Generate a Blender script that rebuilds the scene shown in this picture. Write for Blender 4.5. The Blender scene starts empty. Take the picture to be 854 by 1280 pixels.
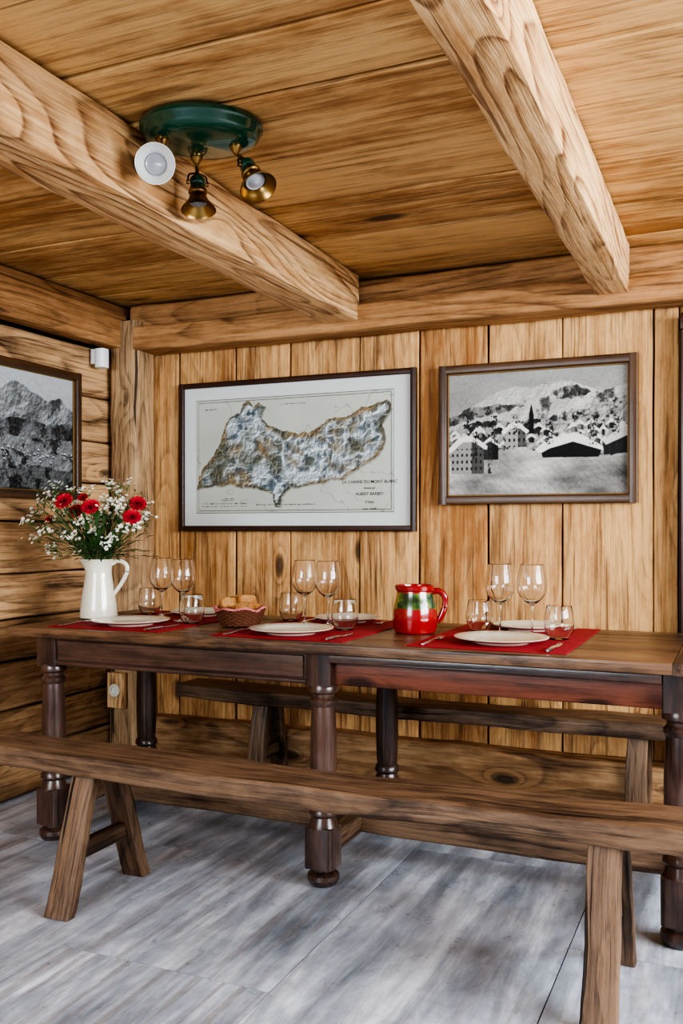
import bpy, math, random
import numpy as np
from mathutils import Vector, Matrix, noise as mn
R = random.Random(7)
V = Vector
CAMH = 1.18
S, C = 0.4003, 0.9164

def srgb(r, g, b):
    def f(c):
        c /= 255.0
        return c/12.92 if c <= 0.04045 else ((c+0.055)/1.055)**2.4
    return (f(r), f(g), f(b), 1.0)

# ------------------------------------------------------------------ mesh builder
class MB:
    def __init__(s):
        s.v = []; s.f = []; s.wc = []; s.t = []; s.m = []; s.sm = []
    def add(s, verts, faces, wcs=None, tint=0.5, mat=0, smooth=True):
        b = len(s.v)
        s.v += [tuple(p) for p in verts]
        s.wc += [tuple(p) for p in (wcs if wcs is not None else verts)]
        s.t += [tint]*len(verts)
        for f in faces:
            s.f.append(tuple(i+b for i in f)); s.m.append(mat); s.sm.append(smooth)
    def obj(s, name, mats, parent=None, loc=None, auto=35):
        me = bpy.data.meshes.new(name)
        me.from_pydata(s.v, [], s.f)
        if not isinstance(mats, (list, tuple)): mats = [mats]
        for m in mats: me.materials.append(m)
        me.polygons.foreach_set('material_index', s.m)
        me.polygons.foreach_set('use_smooth', s.sm)
        a = me.attributes.new('wc', 'FLOAT_VECTOR', 'POINT')
        a.data.foreach_set('vector', np.array(s.wc, dtype=np.float32).ravel())
        a = me.attributes.new('tint', 'FLOAT', 'POINT')
        a.data.foreach_set('value', np.array(s.t, dtype=np.float32))
        me.update()
        import bmesh
        bm = bmesh.new(); bm.from_mesh(me)
        bmesh.ops.recalc_face_normals(bm, faces=bm.faces)
        for e in bm.edges:
            if len(e.link_faces) == 2:
                e.smooth = e.calc_face_angle(0) < math.radians(auto)
        bm.to_mesh(me); bm.free()
        o = bpy.data.objects.new(name, me)
        bpy.context.collection.objects.link(o)
        if parent: o.parent = parent
        if loc: o.location = loc
        return o

def empty(name, loc=(0, 0, 0)):
    e = bpy.data.objects.new(name, None)
    e.empty_display_size = 0.05
    e.location = loc
    bpy.context.collection.objects.link(e)
    return e

def rrect(w, h, r, n=3):
    pts = []
    r = min(r, w*0.49, h*0.49)
    for cx, cy, a0 in ((w/2-r, h/2-r, 0), (-w/2+r, h/2-r, 90), (-w/2+r, -h/2+r, 180), (w/2-r, -h/2+r, 270)):
        for i in range(n+1):
            a = math.radians(a0+90*i/n)
            pts.append((cx+r*math.cos(a), cy+r*math.sin(a)))
    out = []
    for i, p in enumerate(pts):
        q = pts[(i+1) % len(pts)]
        out.append(p)
        L = math.hypot(q[0]-p[0], q[1]-p[1])
        k = int(L/0.07)
        for j in range(1, k+1):
            t = j/(k+1); out.append((p[0]+(q[0]-p[0])*t, p[1]+(q[1]-p[1])*t))
    return out

def sweep(mb, p0, p1, w, h, up=(0, 0, 1), r=0.006, step=0.12, jit=0.0, tint=None, mat=0, nscale=3.0, bow=0.0, taper=1.0):
    p0, p1 = V(p0), V(p1)
    d = (p1-p0); L = d.length; d.normalize()
    up = V(up); side = d.cross(up).normalized(); up = side.cross(d).normalized()
    cs = rrect(w, h, r)
    n = max(1, int(L/step))
    off = V((R.uniform(-50, 50), R.uniform(-50, 50), R.uniform(-50, 50)))
    if tint is None: tint = R.random()
    vs, wc, fs = [], [], []
    m = len(cs)
    for i in range(n+1):
        t = i/n; c = p0+(p1-p0)*t + up*bow*(math.sin(t*math.pi))
        k = 1+(taper-1)*t
        for (a, b) in cs:
            q = c+side*a*k+up*b*k
            if jit:
                nv = mn.noise_vector(q*nscale+off)
                nv = nv - d*nv.dot(d)
                nv2 = mn.noise_vector(q*nscale*5+off); nv2 = nv2-d*nv2.dot(d)
                q = q+nv*jit+nv2*jit*0.3
            vs.append(q); wc.append(V((t*L, a, b))+off)
    for i in range(n):
        for j in range(m):
            k = (j+1) % m
            fs.append((i*m+j, i*m+k, (i+1)*m+k, (i+1)*m+j))
    fs.append(tuple(reversed(range(m)))); fs.append(tuple(range(n*m, n*m+m)))
    mb.add(vs, fs, wc, tint, mat)

def lathe(mb, prof, M=None, seg=32, tint=0.5, mat=0, closed=False, caps=True, wob=None):
    M = M or Matrix()
    off = V((R.uniform(-50, 50), R.uniform(-50, 50), R.uniform(-50, 50)))
    vs, wc, fs = [], [], []
    for (r, z) in prof:
        for j in range(seg):
            a = 2*math.pi*j/seg
            rr = r*(wob(a, z) if wob else 1)
            p = V((rr*math.cos(a), rr*math.sin(a), z))
            vs.append(M @ p); wc.append(V((z, p.x, p.y))+off)
    n = len(prof)
    for i in range(n if closed else n-1):
        i2 = (i+1) % n
        for j in range(seg):
            k = (j+1) % seg
            fs.append((i*seg+j, i*seg+k, i2*seg+k, i2*seg+j))
    if caps and not closed:
        if prof[0][0] > 1e-5: fs.append(tuple(reversed(range(seg))))
        if prof[-1][0] > 1e-5: fs.append(tuple(range((n-1)*seg, n*seg)))
    mb.add(vs, fs, wc, tint, mat)

def tube(mb, pts, rad, seg=8, mat=0, flat=1.0, tint=0.5, ref=(0, 0, 1)):
    pts = [V(p) for p in pts]
    rads = rad if isinstance(rad, (list, tuple)) else [rad]*len(pts)
    vs, fs = [], []
    n = len(pts)
    for i, p in enumerate(pts):
        d = (pts[min(i+1, n-1)]-pts[max(i-1, 0)]).normalized()
        rf = V(ref)
        if abs(d.dot(rf)) > 0.98: rf = V((1, 0.2, 0))
        s = d.cross(rf).normalized(); u = s.cross(d)
        for j in range(seg):
            a = 2*math.pi*j/seg
            vs.append(p+s*math.cos(a)*rads[i]+u*math.sin(a)*rads[i]*flat)
    for i in range(n-1):
        for j in range(seg):
            k = (j+1) % seg
            fs.append((i*seg+j, i*seg+k, (i+1)*seg+k, (i+1)*seg+j))
    fs.append(tuple(reversed(range(seg)))); fs.append(tuple(range((n-1)*seg, n*seg)))
    mb.add(vs, fs, None, tint, mat)

def bez(p, n=12):
    p = [V(q) for q in p]; out = []
    P = [p[0]*2-p[1]]+p+[p[-1]*2-p[-2]]
    for i in range(1, len(P)-2):
        for k in range(n):
            t = k/n
            a, b, c, d = P[i-1], P[i], P[i+1], P[i+2]
            out.append(0.5*((2*b)+(c-a)*t+(2*a-5*b+4*c-d)*t*t+(3*b-a-3*c+d)*t**3))
    out.append(p[-1]); return out

def frame_dir(loc, d, roll_ref=(0, 0, 1)):
    q = V(d).normalized().to_track_quat('Z', 'Y')
    return Matrix.Translation(V(loc)) @ q.to_matrix().to_4x4()

# ------------------------------------------------------------------ materials
def newmat(name):
    m = bpy.data.materials.new(name); m.use_nodes = True
    nt = m.node_tree; b = nt.nodes['Principled BSDF']
    return m, nt, b, nt.nodes, nt.links

def plain(name, col, rough=0.5, metal=0.0, noise=0.0, nscale=30, bump=0.0, spec=0.5, coat=0.0, sheen=0.0):
    m, nt, b, N, L = newmat(name)
    b.inputs['Base Color'].default_value = col
    b.inputs['Roughness'].default_value = rough
    b.inputs['Metallic'].default_value = metal
    b.inputs['Specular IOR Level'].default_value = spec
    b.inputs['Coat Weight'].default_value = coat
    b.inputs['Sheen Weight'].default_value = sheen
    tc = N.new('ShaderNodeTexCoord')
    no = N.new('ShaderNodeTexNoise'); no.inputs['Scale'].default_value = nscale; no.inputs['Detail'].default_value = 4
    L.new(tc.outputs['Object'], no.inputs['Vector'])
    mx = N.new('ShaderNodeMix'); mx.data_type = 'RGBA'; mx.blend_type = 'MULTIPLY'
    mx.inputs[0].default_value = 1.0
    mr = N.new('ShaderNodeMapRange'); mr.inputs[3].default_value = 1-noise; mr.inputs[4].default_value = 1+noise*0.6
    L.new(no.outputs[0], mr.inputs[0])
    mx.inputs[6].default_value = col
    L.new(mr.outputs[0], mx.inputs[7]); L.new(mx.outputs[2], b.inputs['Base Color'])
    if bump:
        bp = N.new('ShaderNodeBump'); bp.inputs['Strength'].default_value = bump; bp.inputs['Distance'].default_value = 0.002
        L.new(no.outputs[0], bp.inputs['Height']); L.new(bp.outputs[0], b.inputs['Normal'])
    return m

def wood(name, light, mid, dark, knot, rings=26, ringamt=0.55, rough=0.55, bump=0.5, knots=0.10, tintamt=0.35, blotch=0.35, coat=0.0, kscale=(1.7, 4.2, 4.2), fibamt=2.0, cracks=0.6, fine=1.0, stain=0.35, bigs=(0.42, 3.2, 3.2)):
    m, nt, b, N, L = newmat(name)
    def math_(op, a=None, b_=None, c=None):
        n = N.new('ShaderNodeMath'); n.operation = op
        for i, x in enumerate((a, b_, c)):
            if x is None: continue
            if isinstance(x, (int, float)): n.inputs[i].default_value = x
            else: L.new(x, n.inputs[i])
        return n.outputs[0]
    def clamp(x):
        n = N.new('ShaderNodeClamp'); L.new(x, n.inputs[0]); return n.outputs[0]
    def maprange(x, a, b_, c=0.0, d=1.0):
        n = N.new('ShaderNodeMapRange'); L.new(x, n.inputs[0])
        for i, v in enumerate((a, b_, c, d)): n.inputs[i+1].default_value = v
        return n.outputs[0]
    at = N.new('ShaderNodeAttribute'); at.attribute_name = 'wc'
    ti = N.new('ShaderNodeAttribute'); ti.attribute_name = 'tint'
    def mapped(sc):
        mp = N.new('ShaderNodeMapping'); mp.inputs['Scale'].default_value = sc
        L.new(at.outputs['Vector'], mp.inputs['Vector']); return mp.outputs[0]
    def noise_(vec, sc, det=2, ro=0.5, dist=0.0):
        n = N.new('ShaderNodeTexNoise'); n.inputs['Scale'].default_value = sc; n.inputs['Detail'].default_value = det
        n.inputs['Roughness'].default_value = ro; n.inputs['Distortion'].default_value = dist
        L.new(vec, n.inputs['Vector']); return n.outputs[0]
    big = noise_(mapped(bigs), 1.0, 1, 0.35)
    sp = noise_(mapped((9, 26, 26)), 1.0, 4, 0.7)
    vo = N.new('ShaderNodeTexVoronoi'); vo.feature = 'F1'; vo.inputs['Scale'].default_value = 1.0
    L.new(mapped(kscale), vo.inputs['Vector'])
    kd = vo.outputs['Distance']
    bulge = math_('MULTIPLY', math_('EXPONENT', math_('MULTIPLY', kd, -8.0)), 0.26)
    field = math_('ADD', math_('ADD', big, bulge), math_('MULTIPLY', sp, 0.009))
    ph = math_('FRACT', math_('MULTIPLY', field, float(rings)))
    late = math_('MULTIPLY', math_('POWER', ph, 2.6), maprange(ph, 1.0, 0.90))
    blo = noise_(mapped((1.1, 3.0, 3.0)), 1.6, 5, 0.68)
    rmask = maprange(blo, 0.35, 0.6, 0.35, 1.0)
    ringm = math_('MULTIPLY', math_('MULTIPLY', late, rmask), ringamt)
    fib = noise_(mapped((3.5, 120, 120)), 1.0, 3, 0.65)
    fib2 = noise_(mapped((1.4, 42, 42)), 1.0, 4, 0.65)
    m1 = N.new('ShaderNodeMix'); m1.data_type = 'RGBA'
    m1.inputs[6].default_value = light; m1.inputs[7].default_value = mid
    f1 = math_('MULTIPLY_ADD', math_('SUBTRACT', blo, 0.5), blotch*6, 0.42)
    f1 = math_('ADD', f1, math_('MULTIPLY', math_('SUBTRACT', ti.outputs['Fac'], 0.5), tintamt*2))
    f1 = math_('ADD', f1, math_('MULTIPLY', math_('SUBTRACT', fib2, 0.5), 2.4*fine))
    f1 = math_('ADD', f1, math_('MULTIPLY', math_('SUBTRACT', sp, 0.5), 1.4*fine))
    L.new(clamp(f1), m1.inputs[0])
    m2 = N.new('ShaderNodeMix'); m2.data_type = 'RGBA'
    L.new(m1.outputs[2], m2.inputs[6]); m2.inputs[7].default_value = dark
    st = noise_(mapped((0.8, 6, 6)), 1.3, 5, 0.65)
    f2 = math_('ADD', ringm, math_('MULTIPLY', math_('SUBTRACT', fib, 0.53), fibamt))
    f2 = clamp(math_('ADD', f2, math_('MULTIPLY', maprange(st, 0.53, 0.72), stain)))
    ck = noise_(mapped((0.9, 34, 34)), 1.0, 2, 0.5)
    crk = math_('MULTIPLY', maprange(ck, 0.685, 0.72), cracks)
    L.new(math_('MAXIMUM', f2, crk), m2.inputs[0])
    m3 = N.new('ShaderNodeMix'); m3.data_type = 'RGBA'
    L.new(m2.outputs[2], m3.inputs[6]); m3.inputs[7].default_value = knot
    kw = math_('ADD', kd, math_('MULTIPLY', math_('SUBTRACT', sp, 0.5), 0.06))
    L.new(maprange(kw, knots*1.25, knots*0.7, 0, 0.85), m3.inputs[0])
    L.new(m3.outputs[2], b.inputs['Base Color'])
    L.new(maprange(fib2, 0.3, 0.7, rough*0.8, min(1, rough*1.3)), b.inputs['Roughness'])
    b.inputs['Specular IOR Level'].default_value = 0.3
    b.inputs['Coat Weight'].default_value = coat
    b.inputs['Coat Roughness'].default_value = 0.22
    h = math_('ADD', math_('ADD', math_('MULTIPLY', f2, -0.5), math_('MULTIPLY', crk, -1.0)), math_('ADD', math_('MULTIPLY', fib2, 0.8), math_('MULTIPLY', sp, 0.8)))
    bp = N.new('ShaderNodeBump'); bp.inputs['Strength'].default_value = bump; bp.inputs['Distance'].default_value = 0.004
    L.new(h, bp.inputs['Height']); L.new(bp.outputs[0], b.inputs['Normal'])
    return m

m_wall = wood('pine_boards', srgb(214, 170, 116), srgb(160, 110, 64), srgb(84, 52, 28), srgb(48, 27, 15), rings=18, ringamt=0.7, tintamt=0.4, stain=0.5, rough=0.66)
m_ceil = wood('pine_ceiling', srgb(222, 180, 122), srgb(166, 118, 70), srgb(92, 58, 32), srgb(54, 31, 17), rings=13, ringamt=0.55, tintamt=0.35, kscale=(1.2, 3.0, 3.0), cracks=0.6, blotch=0.45, rough=0.66, stain=0.42)
m_beam = wood('pine_beam', srgb(222, 184, 136), srgb(182, 134, 86), srgb(100, 62, 34), srgb(46, 27, 16), rings=21, ringamt=1.15, tintamt=0.2, bump=0.8, knots=0.11, rough=0.66, bigs=(0.55, 3.6, 3.6), cracks=0.75)
m_head = wood('dark_beam', srgb(186, 142, 96), srgb(140, 97, 58), srgb(74, 46, 25), srgb(44, 26, 15), rings=20, ringamt=0.9, tintamt=0.2, bump=0.7, knots=0.10, rough=0.66)
m_log = wood('old_logs', srgb(194, 156, 114), srgb(136, 100, 66), srgb(64, 41, 25), srgb(36, 22, 14), rings=20, ringamt=0.85, tintamt=0.45, bump=0.9, rough=0.68, stain=0.6)
m_post = wood('old_post', srgb(182, 150, 112), srgb(118, 88, 62), srgb(50, 34, 22), srgb(30, 18, 12), rings=20, ringamt=0.8, bump=1.0, cracks=0.95, rough=0.7, stain=0.6)
m_bench = wood('bench_wood', srgb(122, 96, 74), srgb(68, 49, 36), srgb(24, 16, 12), srgb(17, 11, 8), rings=20, ringamt=0.8, rough=0.48, bump=1.0, blotch=0.6, cracks=0.95, stain=0.6)
m_table = wood('table_dark', srgb(86, 62, 52), srgb(45, 30, 26), srgb(19, 12, 11), srgb(13, 8, 7), rings=16, ringamt=0.5, rough=0.28, bump=0.35, coat=0.6, blotch=0.6)
m_tred = wood('table_red', srgb(116, 66, 48), srgb(76, 40, 29), srgb(34, 19, 14), srgb(26, 14, 10), rings=14, ringamt=0.45, rough=0.4, bump=0.3, blotch=0.5)
m_ttop = wood('table_top', srgb(118, 88, 64), srgb(64, 43, 31), srgb(26, 17, 12), srgb(18, 11, 8), rings=16, ringamt=0.7, rough=0.34, bump=0.6, coat=0.2, blotch=0.7, cracks=0.85)
m_gap = plain('dark_gap', srgb(18, 10, 6), 0.9, noise=0.2)
m_fmap = wood('frame_dark', srgb(66, 40, 28), srgb(46, 27, 19), srgb(25, 15, 11), srgb(20, 12, 8), rings=12, ringamt=0.3, rough=0.35, coat=0.2, bump=0.1)
m_fbrn = wood('frame_brown', srgb(86, 58, 34), srgb(58, 37, 22), srgb(32, 20, 13), srgb(24, 15, 9), rings=12, ringamt=0.3, rough=0.35, coat=0.2, bump=0.15)
m_gold = plain('frame_gilt', srgb(120, 92, 50), 0.45, 0.5, 0.2)

def stone():
    m, nt, b, N, L = newmat('stone_floor')
    at = N.new('ShaderNodeAttribute'); at.attribute_name = 'wc'
    ti = N.new('ShaderNodeAttribute'); ti.attribute_name = 'tint'
    def ns(scale, s=1.0, det=5, ro=0.6, dist=0.0):
        mp = N.new('ShaderNodeMapping'); mp.inputs['Scale'].default_value = scale
        L.new(at.outputs['Vector'], mp.inputs['Vector'])
        n = N.new('ShaderNodeTexNoise'); n.inputs['Scale'].default_value = s; n.inputs['Detail'].default_value = det
        n.inputs['Roughness'].default_value = ro; n.inputs['Distortion'].default_value = dist
        L.new(mp.outputs[0], n.inputs['Vector']); return n.outputs[0]
    a = ns((0.7, 4.2, 1), 1.7, 8, 0.68, 0.3)
    c = ns((1, 1, 1), 9, 8, 0.75)
    e = ns((0.6, 13, 1), 1.7, 7, 0.68, 0.2)
    cr = N.new('ShaderNodeValToRGB')
    E = cr.color_ramp.elements
    E[0].position = 0.33; E[0].color = srgb(116, 124, 136)
    E[1].position = 0.66; E[1].color = srgb(226, 232, 242)
    x = E.new(0.5); x.color = srgb(170, 178, 191)
    L.new(a, cr.inputs[0])
    cr2 = N.new('ShaderNodeValToRGB'); F = cr2.color_ramp.elements
    F[0].position = 0.48; F[0].color = (0, 0, 0, 1); F[1].position = 0.60; F[1].color = (1, 1, 1, 1)
    L.new(e, cr2.inputs[0])
    mx = N.new('ShaderNodeMix'); mx.data_type = 'RGBA'; mx.inputs[7].default_value = srgb(118, 104, 96)
    ml = N.new('ShaderNodeMath'); ml.operation = 'MULTIPLY'
    L.new(cr2.outputs[0], ml.inputs[0])
    mt = N.new('ShaderNodeMapRange'); mt.inputs[1].default_value = 0.3; mt.inputs[2].default_value = 1.0; mt.inputs[3].default_value = 0.2; mt.inputs[4].default_value = 0.85
    L.new(ti.outputs['Fac'], mt.inputs[0]); L.new(mt.outputs[0], ml.inputs[1])
    L.new(ml.outputs[0], mx.inputs[0]); L.new(cr.outputs[0], mx.inputs[6])
    m2 = N.new('ShaderNodeMix'); m2.data_type = 'RGBA'; m2.blend_type = 'MULTIPLY'; m2.inputs[0].default_value = 1
    mr = N.new('ShaderNodeMapRange'); mr.inputs[3].default_value = 0.68; mr.inputs[4].default_value = 1.15
    ad = N.new('ShaderNodeMath'); ad.operation = 'MULTIPLY_ADD'; ad.inputs[1].default_value = 0.2
    L.new(ti.outputs['Fac'], ad.inputs[0]); L.new(c, ad.inputs[2])
    mr.inputs[1].default_value = 0.35; mr.inputs[2].default_value = 0.85
    L.new(ad.outputs[0], mr.inputs[0]); L.new(mx.outputs[2], m2.inputs[6]); L.new(mr.outputs[0], m2.inputs[7])
    L.new(m2.outputs[2], b.inputs['Base Color'])
    r = N.new('ShaderNodeMapRange'); r.inputs[1].default_value = 0.3; r.inputs[2].default_value = 0.7; r.inputs[3].default_value = 0.20; r.inputs[4].default_value = 0.52
    L.new(c, r.inputs[0]); L.new(r.outputs[0], b.inputs['Roughness'])
    bp = N.new('ShaderNodeBump'); bp.inputs['Strength'].default_value = 0.6; bp.inputs['Distance'].default_value = 0.004
    L.new(c, bp.inputs['Height']); L.new(bp.outputs[0], b.inputs['Normal'])
    return m
m_stone = stone()
m_grout = plain('grout', srgb(56, 56, 58), 0.95, noise=0.2, spec=0.1)

m_glass, _nt, _b, _N, _L = newmat('clear_glass')
_b.inputs['Base Color'].default_value = (1, 1, 1, 1); _b.inputs['Transmission Weight'].default_value = 1
_b.inputs['Roughness'].default_value = 0.0; _b.inputs['IOR'].default_value = 1.45
m_china = plain('cream_china', srgb(216, 212, 194), 0.18, noise=0.03, coat=0.4)
m_white = plain('white_enamel', srgb(206, 206, 202), 0.2, noise=0.03, coat=0.5)
m_plastic = plain('white_plastic', srgb(222, 224, 226), 0.4, noise=0.02)
m_red = plain('red_cloth', srgb(158, 12, 28), 0.8, noise=0.25, nscale=260, bump=0.3)
m_steel = plain('cutlery_steel', srgb(190, 190, 190), 0.2, 1.0, 0.05)
m_green = plain('green_enamel', srgb(4, 66, 48), 0.18, noise=0.1, coat=0.6)
m_brass = plain('aged_brass', srgb(150, 120, 72), 0.28, 1.0, 0.2)
m_bulb = plain('bulb_reflector', srgb(150, 152, 156), 0.3, noise=0.1, coat=0.5)
m_rimdark = plain('pitcher_red', srgb(142, 16, 16), 0.2, noise=0.15, nscale=20, coat=0.6)

# ------------------------------------------------------------------ room
YB = 3.90; XL = -2.90; ZC = 2.29
def boxm(mb, a, b, mat=0, tint=0.5):
    (x0, y0, z0), (x1, y1, z1) = a, b
    v = [(x0,y0,z0),(x1,y0,z0),(x1,y1,z0),(x0,y1,z0),(x0,y0,z1),(x1,y0,z1),(x1,y1,z1),(x0,y1,z1)]
    mb.add(v, [(0,3,2,1),(4,5,6,7),(0,1,5,4),(1,2,6,5),(2,3,7,6),(3,0,4,7)], None, tint, mat, False)

mb = MB()
boxm(mb, (XL-0.1, -1.7, -0.10), (2.3, YB+0.1, -0.005), 1)
xs = [-3.1+0.0, -2.42, -1.77, -1.105, -0.45, 0.21, 0.87, 1.53, 2.25]
for i in range(len(xs)-1):
    y = -1.7 - R.uniform(0, 0.5)
    while y < YB:
        ln = R.choice([0.8, 1.0, 1.15, 1.4])
        y1 = min(y+ln, YB+0.05)
        g = 0.0018
        x0, x1 = max(xs[i], XL-0.05)+g, xs[i+1]-g
        yy0 = max(y, -1.7)+g
        off = V((R.uniform(-9, 9), R.uniform(-9, 9), 0))
        t = R.random()
        if y1-g > yy0+0.02:
            zt = -R.uniform(0, 0.0012)
            v = [(x0,yy0,-0.02),(x1,yy0,-0.02),(x1,y1-g,-0.02),(x0,y1-g,-0.02),
                 (x0,yy0,zt),(x1,yy0,zt),(x1,y1-g,zt),(x0,y1-g,zt)]
            f = [(0,1,5,4),(1,2,6,5),(2,3,7,6),(3,0,4,7),(4,5,6,7)]
            wc = [V((p[1], p[0], p[2]))+off for p in v]
            mb.add(v, f, wc, t, 0, False)
        y = y1
mb.obj('floor', [m_stone, m_grout])

# back wall : vertical boards
mb = MB()
boxm(mb, (XL-0.1, YB+0.03, 0), (2.3, YB+0.10, 2.4), 1)
ex = [-2.90, -2.59, -2.264, -1.972, -1.611, -1.325, -1.012, -0.694, -0.332, -0.235, 0.08, 0.39, 0.705, 0.95, 1.25, 1.58, 1.9, 2.25]
for i in range(len(ex)-1):
    g1, g2 = R.uniform(0.0015, 0.005), R.uniform(0.0015, 0.005)
    a, b = ex[i]+g1, ex[i+1]-g2
    yo = R.uniform(-0.004, 0.006)
    z0 = 2.03 if (-0.24 < (a+b)/2 < 0.71) else 0.18
    lean = R.uniform(-0.002, 0.002)
    sweep(mb, ((a+b)/2+lean, YB+0.015+yo, z0), ((a+b)/2-lean, YB+0.015+yo, 2.26), b-a, 0.03, up=(0, -1, 0), r=0.005, jit=0.0030, step=0.12, nscale=3)
mb.obj('wall_back', [m_wall, m_gap])
mb = MB()
sweep(mb, (XL+0.19, YB-0.045, 0.125), (-0.24, YB-0.045, 0.125), 0.13, 0.25, r=0.03, jit=0.010, nscale=4, step=0.08, tint=0.9)
mb.obj('baseboard_back', m_log)

# left wall: horizontal logs
mb = MB()
boxm(mb, (XL-0.12, -1.7, 0), (XL-0.06, YB+0.1, 2.4), 1)
z = 0.0
hs = [0.20, 0.19, 0.21, 0.18, 0.20, 0.23, 0.19, 0.20, 0.22, 0.24]
for h in hs:
    sweep(mb, (XL-0.044+R.uniform(-0.006, 0.002), -1.7, z+h/2), (XL-0.044, YB, z+h/2), 0.075, h-0.008, r=0.016, jit=0.007, step=0.1, nscale=3)
    z += h
mb.obj('wall_left', [m_log, m_gap])
mb = MB()
sweep(mb, (XL+0.03, -1.7, 2.155), (XL+0.035, 3.77, 2.155), 0.10, 0.17, r=0.012, jit=0.006, tint=0.9)
sweep(mb, (XL+0.01, -1.7, 2.265), (XL+0.01, 3.88, 2.265), 0.08, 0.045, r=0.008, jit=0.003)
mb.obj('wall_plate_beam', m_head)

mb = MB()
sweep(mb, (XL+0.096, 3.805, 0), (XL+0.096, 3.805, 2.20), 0.164, 0.164, up=(0, -1, 0), r=0.022, jit=0.009, step=0.06, tint=0.4, nscale=4)
mb.obj('corner_post', m_post)

mb = MB()
sweep(mb, (-2.74, 3.80, 2.108), (2.25, 3.80, 2.114), 0.16, 0.115, r=0.010, jit=0.006, tint=0.5, nscale=3, step=0.08)
mb.obj('wall_header_beam', m_head)
mb = MB()
sweep(mb, (-2.80, 3.845, 2.230), (2.25, 3.845, 2.234), 0.12, 0.112, r=0.02, jit=0.009, tint=0.3, nscale=3, step=0.08)
mb.obj('wall_upper_log', m_head)

# ceiling boards along X
mb = MB()
boxm(mb, (XL-0.1, -1.7, ZC+0.038), (2.3, YB+0.1, ZC+0.10), 1)
ys = [-1.7, -1.3, -0.92, -0.55, -0.15, 0.22, 0.62, 1.0, 1.40, 1.83, 2.10, 2.48, 2.86, 3.24, 3.60, 3.95]
for i in range(len(ys)-1):
    for s_, (xa, xb) in enumerate(((XL-0.02, -1.64), (-1.64, -0.47), (-0.47, 2.25))):
        sh_ = (0, 0.0, 0.06)[s_]
        a, b = ys[i]+R.uniform(0.003, 0.007)+sh_, ys[i+1]-R.uniform(0.003, 0.007)+sh_
        zo = R.uniform(0, 0.012)
        sweep(mb, (xa+0.001, (a+b)/2, ZC+0.016+zo), (xb-0.001, (a+b)/2+R.uniform(-.003, .003), ZC+0.016+zo), b-a, 0.03, r=0.004, jit=0.004, step=0.15)
mb.obj('ceiling', [m_ceil, m_gap])
for (xa, xb, zb) in ((-1.72, -1.547, 2.088), (-0.53, -0.405, 2.096)):
    mb = MB()
    sweep(mb, ((xa+xb)/2, -1.7, (zb+ZC)/2), ((xa+xb)/2, 3.735, (zb+ZC)/2), xb-xa, ZC-zb, r=0.005, jit=0.006, step=0.07, tint=0.25, nscale=3)
    mb.obj('ceiling_beam', m_beam)

# right wall with window opening, out of the photo
mb = MB()
z = 0.0
for h in hs:
    zz = z+h/2
    if 0.85 < zz < 2.0:
        sweep(mb, (2.28, -1.7, zz), (2.28, 0.3, zz), 0.075, h-0.005, r=0.02, step=0.4)
        sweep(mb, (2.28, 3.3, zz), (2.28, YB, zz), 0.075, h-0.005, r=0.02, step=0.4)
    else:
        sweep(mb, (2.28, -1.7, zz), (2.28, YB, zz), 0.075, h-0.005, r=0.02, step=0.4)
    z += h
mb.obj('wall_right', m_log)
mb = MB()
for zz in (0.84, 2.0):
    sweep(mb, (2.25, 0.3, zz), (2.25, 3.3, zz), 0.06, 0.06, r=0.006, step=0.5)
for yy in (0.3, 1.3, 2.3, 3.3):
    sweep(mb, (2.25, yy, 0.84), (2.25, yy, 2.0), 0.06, 0.06, up=(0, 1, 0), r=0.006, step=0.5)
mb.obj('window_1', m_beam)

# dark door at the right edge
mb = MB()
sweep(mb, (-0.192, 3.855, 0.0), (-0.192, 3.855, 1.95), 0.075, 0.09, up=(0, -1, 0), r=0.01)
sweep(mb, (0.66, 3.855, 0.0), (0.66, 3.855, 1.95), 0.075, 0.09, up=(0, -1, 0), r=0.01)
sweep(mb, (-0.225, 3.855, 1.985), (0.695, 3.855, 1.985), 0.09, 0.07, r=0.01)
for k in range(4):
    sweep(mb, (-0.052+k*0.2, 3.875, 0.0), (-0.052+k*0.2, 3.875, 1.95), 0.197, 0.03, up=(0, -1, 0), r=0.004)
mb.obj('door_1', m_fmap)

# ------------------------------------------------------------------ table
T0, T1 = -2.565, -0.01
TY0, TY1 = 2.70, 3.50
TZ = 0.805
tb = empty('dining_table', ((T0+T1)/2, (TY0+TY1)/2, 0))
def child(mb, name, mats, par):
    o = mb.obj(name, mats); o.parent = par
    o.matrix_parent_inverse = Matrix.Translation(V(par.location)).inverted()
    return o
mb = MB()
yy = [TY0, TY0+0.21, TY0+0.45, TY0+0.63, TY1]
for i in range(4):
    sweep(mb, (T0, (yy[i]+yy[i+1])/2, TZ-0.0175), (T1-0.17, (yy[i]+yy[i+1])/2, TZ-0.0175), yy[i+1]-yy[i]-0.001, 0.035, r=0.004, jit=0.0008, step=0.2)
sweep(mb, (T1-0.085, TY0, TZ-0.0175), (T1-0.085, TY1, TZ-0.0175), 0.168, 0.035, r=0.004, jit=0.0008, step=0.2)
child(mb, 'tabletop', m_ttop, tb)
LX = [-2.41, -1.278, -0.165]; LY = [2.775, 3.37]
mb = MB()
az0, az1 = 0.665, TZ-0.036
am = (az0+az1)/2
sweep(mb, (LX[0]+0.045, 2.755, am), (LX[1]-0.045, 2.755, am), 0.03, az1-az0, r=0.004, mat=0)
sweep(mb, (LX[0]+0.06, 2.737, am+0.006), (LX[1]-0.055, 2.737, am+0.006), 0.012, (az1-az0)*0.72, r=0.005, mat=0)
sweep(mb, (LX[0]+0.045, 2.742, az0+0.008), (LX[1]-0.045, 2.742, az0+0.008), 0.018, 0.016, r=0.006, mat=0)
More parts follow.
